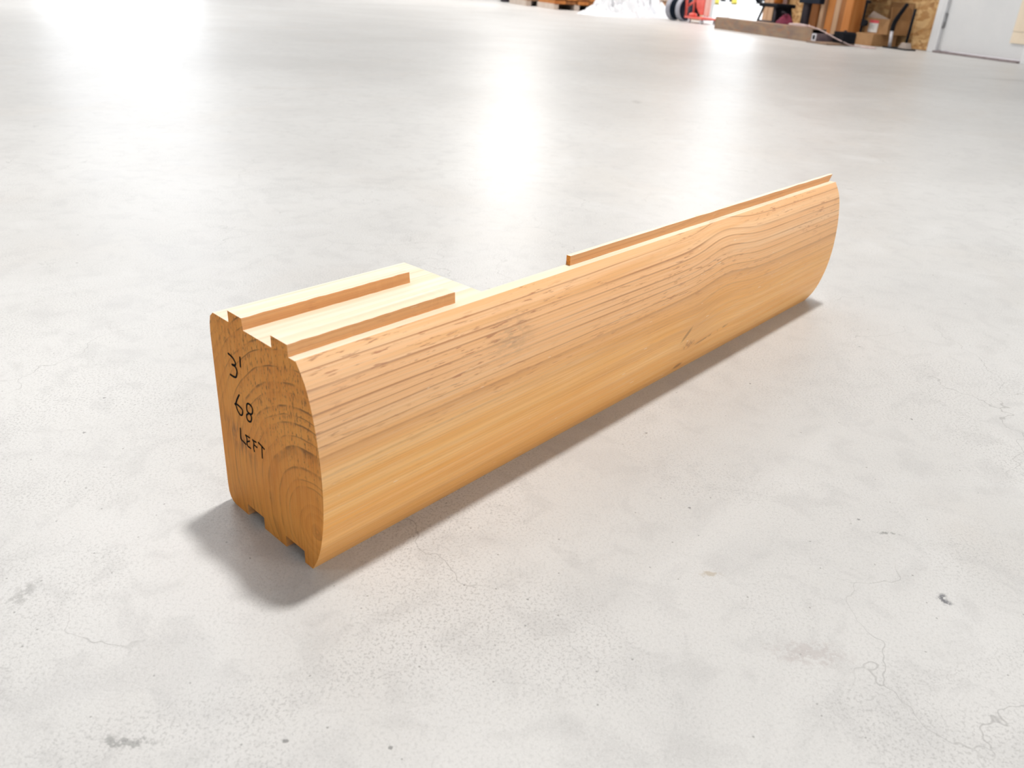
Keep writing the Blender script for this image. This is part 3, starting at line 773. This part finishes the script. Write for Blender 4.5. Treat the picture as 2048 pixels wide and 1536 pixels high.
box('label_band', (-0.020, 0.112, Y1_ + 0.0002, Y1_ + 0.0020, 0.092, 0.118), M['labelred'], c2)
for k in range(3): box('label_print', (0.03, 0.045 + 0.012 * k, Y1_ + 0.0016, Y1_ + 0.0021, 0.028 + 0.018 * k, 0.034 + 0.018 * k), M['greyink'], lb)
# black clamp standing on the lower carton
cl = empty('bar_clamp', 0.640, 0.318, 'black bar clamp standing on the lower carton beside the orange post', 'clamp', z=0.1095)
box('bar', (-0.010, 0.010, -0.006, 0.006, 0.0, 0.285), M['black'], cl, 0.002)
prism('jaw', [(0.008, 0.055), (-0.060, 0.060), (-0.075, 0.085), (-0.055, 0.110), (0.008, 0.120)], -0.014, 0.014, M['black'], cl, 0.003)
prism('jaw', [(0.008, 0.255), (-0.045, 0.262), (-0.045, 0.280), (0.008, 0.288)], -0.012, 0.012, M['black'], cl, 0.003)

# black-handled jack by the OSB sheet
jk = empty('lever_tool', 0.115, 0.25, 'black lever tool with bent grip, silver shaft and flat base by the door', 'tool')
box('base_plate', (-0.155, 0.185, -0.05, 0.05, 0.0, 0.012), M['black'], jk, 0.003)
tube('shaft', [(0.145, 0.0, 0.010), (0.165, 0.0, 0.165)], 0.0145, M['bright_steel'], jk, 14)
bm = bmesh.new(); add_tube(bm, catmull([(0.163, 0.0, 0.150), (0.158, 0.0, 0.215), (0.125, 0.0, 0.275), (0.085, 0.0, 0.33), (0.045, 0.0, 0.385)], 5), [0.021] * 6 + [0.021] * 5 + [0.019] * 5 + [0.017] * 5, 14)
link('grip', bm, M['black'], jk)
tube('rod', [(-0.065, 0.0, 0.055), (-0.078, 0.0, 0.35)], 0.0125, M['black'], jk, 12)
prism('rod_foot', [(-0.12, 0.011), (0.0, 0.011), (-0.040, 0.062), (-0.095, 0.062)], -0.03, 0.03, M['card_grey'], jk, 0.003)

# red hand truck with twin black wheels
ht = empty('hand_truck', 3.98, 0.48, 'red hand truck with a pair of black wheels and a toe platform', 'hand truck')
AX = Vector((0.95, 0.30, 0)).normalized(); O1 = Vector((0.06, 0.02, 0.151)); R_ = 0.150
def wheel(o):
    w = lathe('wheel', [(-0.046, 0.05), (-0.048, 0.118), (-0.044, 0.137), (0.044, 0.137), (0.048, 0.118), (0.046, 0.05)], o, AX, M['navy'], ht, 36)
    lathe('tread', [(-0.040, 0.136), (-0.034, R_ - 0.003), (-0.028, R_), (0.028, R_), (0.034, R_ - 0.003), (0.040, 0.136)], o, AX, M['rim'], w, 36)
    lathe('hub', [(-0.056, 0.020), (-0.054, 0.034), (-0.046, 0.048)], o, AX, M['dark'], w, 24)
wheel(O1); wheel(O1 + AX * 0.19)
tube('axle', [O1 - AX * 0.02, O1 + AX * 0.21], 0.012, M['steel'], ht, 10)
XM = O1 + AX * 0.09
for off in (0.02, 0.16):
    p0 = O1 + AX * off
    tube('upright', [p0 + Vector((-0.26, -0.02, -0.085)), p0 + Vector((-0.22, -0.02, 0.22)), p0 + Vector((-0.12, -0.02, 0.95))], 0.018, M['red'], ht, 10)
    tube('bracket', [p0, p0 + Vector((-0.23, -0.02, 0.10))], 0.014, M['red'], ht, 8)
tube('cross_bar', [O1 + AX * 0.02 + Vector((-0.22, -0.02, 0.22)), O1 + AX * 0.16 + Vector((-0.22, -0.02, 0.22))], 0.014, M['red'], ht, 8)
tube('cross_bar', [O1 + AX * 0.02 + Vector((-0.12, -0.02, 0.95)), O1 + AX * 0.16 + Vector((-0.12, -0.02, 0.95))], 0.016, M['red'], ht, 8)
fend = [(-0.05 + 0.165 * math.cos(math.radians(a)), 0.137 + 0.165 * math.sin(math.radians(a))) for a in range(95, 206, 10)]
fin = [(-0.05 + 0.148 * math.cos(math.radians(a)), 0.137 + 0.148 * math.sin(math.radians(a))) for a in range(205, 94, -10)]
prism('mudguard', fend + fin, -0.07, 0.01, M['black'], ht)
box('toe_platform', (-0.62, -0.14, -0.13, 0.12, 0.050, 0.074), M['red'], ht, 0.006)
prism('side_panel', [(-0.18, 0.20), (-0.14, 0.62), (-0.42, 0.62), (-0.40, 0.10), (-0.32, 0.10)], -0.05, 0.0, M['red'], ht, 0.006)
prism('guard_panel', [(-0.405, 0.09), (-0.425, 0.60), (-0.52, 0.60), (-0.50, 0.09)], -0.05, -0.01, M['redpale'], ht, 0.006)
lathe('lug', [(0.0, 0.055), (0.035, 0.050), (0.045, 0.02)], (-0.26, 0.06, 0.074), (0, 0, 1), M['red'], ht, 20)
for x in (-0.56, -0.24):
    lathe('caster', [(-0.012, 0.024), (0.012, 0.024)], (x, 0.09, 0.026), (0, 1, 0), M['bright_steel'], ht, 18)
    lathe('caster', [(-0.012, 0.024), (0.012, 0.024)], (x, -0.10, 0.026), (0, 1, 0), M['bright_steel'], ht, 18)

# crumpled white film
def film_heap():
    from mathutils import noise as mn
    bm = bmesh.new(); nx, ny = 56, 84; grid = []
    for i in range(nx + 1):
        row = []
        for j in range(ny + 1):
            a, b = i / nx * 2 - 1, j / ny * 2 - 1
            p = Vector((a * 2.1, b * 3.2, 0.0))
            edge = 1 - (a * a + (b * (1.0 + 0.15 * mn.noise(Vector((a * 2, 3, 1))))) ** 2)
            e = max(0.0, edge) ** 1.15
            crest = 0.20 - 0.12 * b  # lower towards the hall
            h_ = e * (crest + 0.10 * mn.noise(p * 0.9) + 0.09 * (1 - abs(mn.noise(p * 1.7)) * 2) + 0.10 * (1 - abs(mn.noise(p * 3.9 + Vector((4, 1, 0)))) * 3))
            wob = 1 + 0.22 * mn.noise(Vector((math.atan2(b, a) * 1.3, 5, 2)))
            row.append(bm.verts.new((a * 0.42 * wob + 0.03 * mn.noise(p * 3), b * 0.66 * wob + 0.03 * mn.noise(p * 3 + Vector((9, 0, 0))), max(0.004, h_) if edge > 0 else 0.002)))
        grid.append(row)
    for i in range(nx):
        for j in range(ny):
            a, b = (i + .5) / nx * 2 - 1, (j + .5) / ny * 2 - 1
            if a * a + b * b < 1.03: bm.faces.new((grid[i][j], grid[i + 1][j], grid[i + 1][j + 1], grid[i][j + 1]))
    bmesh.ops.delete(bm, geom=[v for v in bm.verts if not v.link_faces], context='VERTS')
    return link('plastic_sheeting', bm, M['film'], None, False)
fh = place(film_heap(), 4.72, 1.08, 0.0, 0.12)
tag(fh, 'heap of crumpled white plastic sheeting on the floor beside the hand truck', 'plastic sheeting')

# brown crate block behind the wheels
cr_ = empty('wooden_crate', 5.48, 0.21, 'low tan wooden crate with a pale lid between film heap and hand truck', 'crate')
for k in range(3): box('crate_board', (-0.22, 0.22, -0.17, 0.17, 0.004 + 0.068 * k, 0.066 + 0.068 * k), M['timber_t'], cr_, 0.004)
box('lid', (-0.24, 0.24, -0.19, 0.19, 0.208, 0.232), M['timber_pale'], cr_, 0.003)

# dark storage rack and lumber beyond the film
rk = empty('storage_rack', 6.60, 0.47, 'dark brown timber rack standing behind the white plastic heap', 'rack')
for x in (-0.70, 0.62):
    for y in (-0.35, 0.35): box('rack_post', (x, x + 0.09, y - 0.045, y + 0.045, 0, 1.8), M['dark'], rk, 0.004)
for z in (0.10, 0.75, 1.4): box('shelf', (-0.75, 0.75, -0.42, 0.42, z, z + 0.05), M['timber_b'], rk, 0.004)
box('back_panel', (-0.70, 0.70, -0.44, -0.42, 0.05, 1.75), M['dark'], rk)
for k, (x, w_, h_) in enumerate(((-0.41, 0.34, 0.42), (0.02, 0.40, 0.50), (0.44, 0.30, 0.36))):
    tb = empty('storage_tub', 6.60 + x, 0.49, ['squat black tub at the end of the dark rack shelf', 'tallest black tub on the dark rack shelf', 'narrow black tub on the dark rack shelf'][k], 'tub', z=0.1505, group='tubs on the rack')
    bm = bmesh.new(); add_box(bm, -w_ / 2, w_ / 2, -0.3, 0.3, 0, h_)
    for v in bm.verts:
        if v.co.z < 0.1: v.co.x *= 0.88; v.co.y *= 0.92
    bmesh.ops.bevel(bm, geom=bm.edges[:], offset=0.02, segments=2, profile=0.5, affect='EDGES')
    link('tub_body', bm, M['black'], tb)
    box('lid', (-w_ / 2 - 0.012, w_ / 2 + 0.012, -0.312, 0.312, h_, h_ + 0.025), M['navy'], tb, 0.006)

def pallet_stack(s_, n_, label, board_mat, rows, zs, cols, rz=0.0, dep=1.0, blen=1.1):
    r = empty('lumber_stack', s_, n_, label, 'lumber', rz=rz)
    for y in (-0.36, 0.0, 0.36): box('bearer', (-blen / 2, blen / 2, (y - 0.045) * dep, (y + 0.045) * dep, 0, 0.075), M['timber_pale'], r, 0.004)
    for k in range(rows):
        for c in range(cols):
            y0 = -0.40 + c * (0.80 / cols)
            j = random.uniform(-0.03, 0.03)
            box('board', (-blen / 2 + j, blen / 2 + j, (y0 + 0.006) * dep, (y0 + 0.80 / cols - 0.006) * dep, 0.077 + k * zs, 0.077 + (k + 1) * zs - 0.006), M[board_mat[(k + c) % len(board_mat)]], r, 0.004)
    return r
pallet_stack(6.35, 1.32, 'reddish brown lumber stack on bearers behind the white plastic heap', ['timber_b', 'timber_o'], 7, 0.055, 4, 0.0, 0.93, blen=0.8)
pallet_stack(7.40, 1.42, 'pale lumber stack on bearers between dark drum and reddish stack', ['timber_pale', 'timber_t'], 5, 0.06, 4, 0.0, blen=0.95)
dm = empty('steel_drum', 8.45, 1.52, 'dark steel drum standing beyond the pale lumber stack', 'drum')
lathe('drum_body', [(0, 0.28), (0.01, 0.29), (0.28, 0.29), (0.29, 0.30), (0.30, 0.29), (0.57, 0.29), (0.58, 0.30), (0.59, 0.29), (0.86, 0.29), (0.88, 0.28)], (0, 0, 0), (0, 0, 1), M['dark'], dm, 32)
lathe('rim', [(0.86, 0.297), (0.89, 0.297)], (0, 0, 0), (0, 0, 1), M['steel'], dm, 32)

# outside the loading doorway: bollards and a flat trailer on the bright apron
for (s_, n_, lab) in ((16.7, -7.06, 'yellow bollard outside the doorway beside the trailer end'), (18.4, -8.65, 'yellow bollard outside the doorway in front of the trailer middle')):
    r = empty('bollard', s_, n_, lab, 'bollard', group='bollards outside the doorway')
    lathe('bollard_pipe', [(0, 0.085), (1.0, 0.085), (1.06, 0.06), (1.08, 0.01)], (0, 0, 0), (0, 0, 1), M['yellow'], r, 20)
    lathe('base_ring', [(0, 0.11), (0.02, 0.11), (0.022, 0.09)], (0, 0, 0), (0, 0, 1), M['dark'], r, 20)
tr = empty('flat_trailer', 24.0, -12.4, 'dark flat trailer parked outside the loading doorway', 'trailer', rz=-0.9)
box('deck', (-1.6, 1.6, -0.8, 0.8, 0.48, 0.60), M['dark'], tr, 0.01)
for x in (-0.45, 0.45):
    for y in (-0.72, 0.72):
        lathe('tyre', [(-0.09, 0.18), (-0.09, 0.28), (-0.06, 0.31), (0.06, 0.31), (0.09, 0.28), (0.09, 0.18)], (x, y, 0.312), (0, 1, 0), M['black'], tr, 28)
tube('drawbar', [(1.5, 0, 0.5), (2.5, 0, 0.42)], 0.05, M['dark'], tr, 8)
tube('jockey_leg', [(2.4, 0, 0.44), (2.4, 0, 0.0)], 0.03, M['dark'], tr, 8)
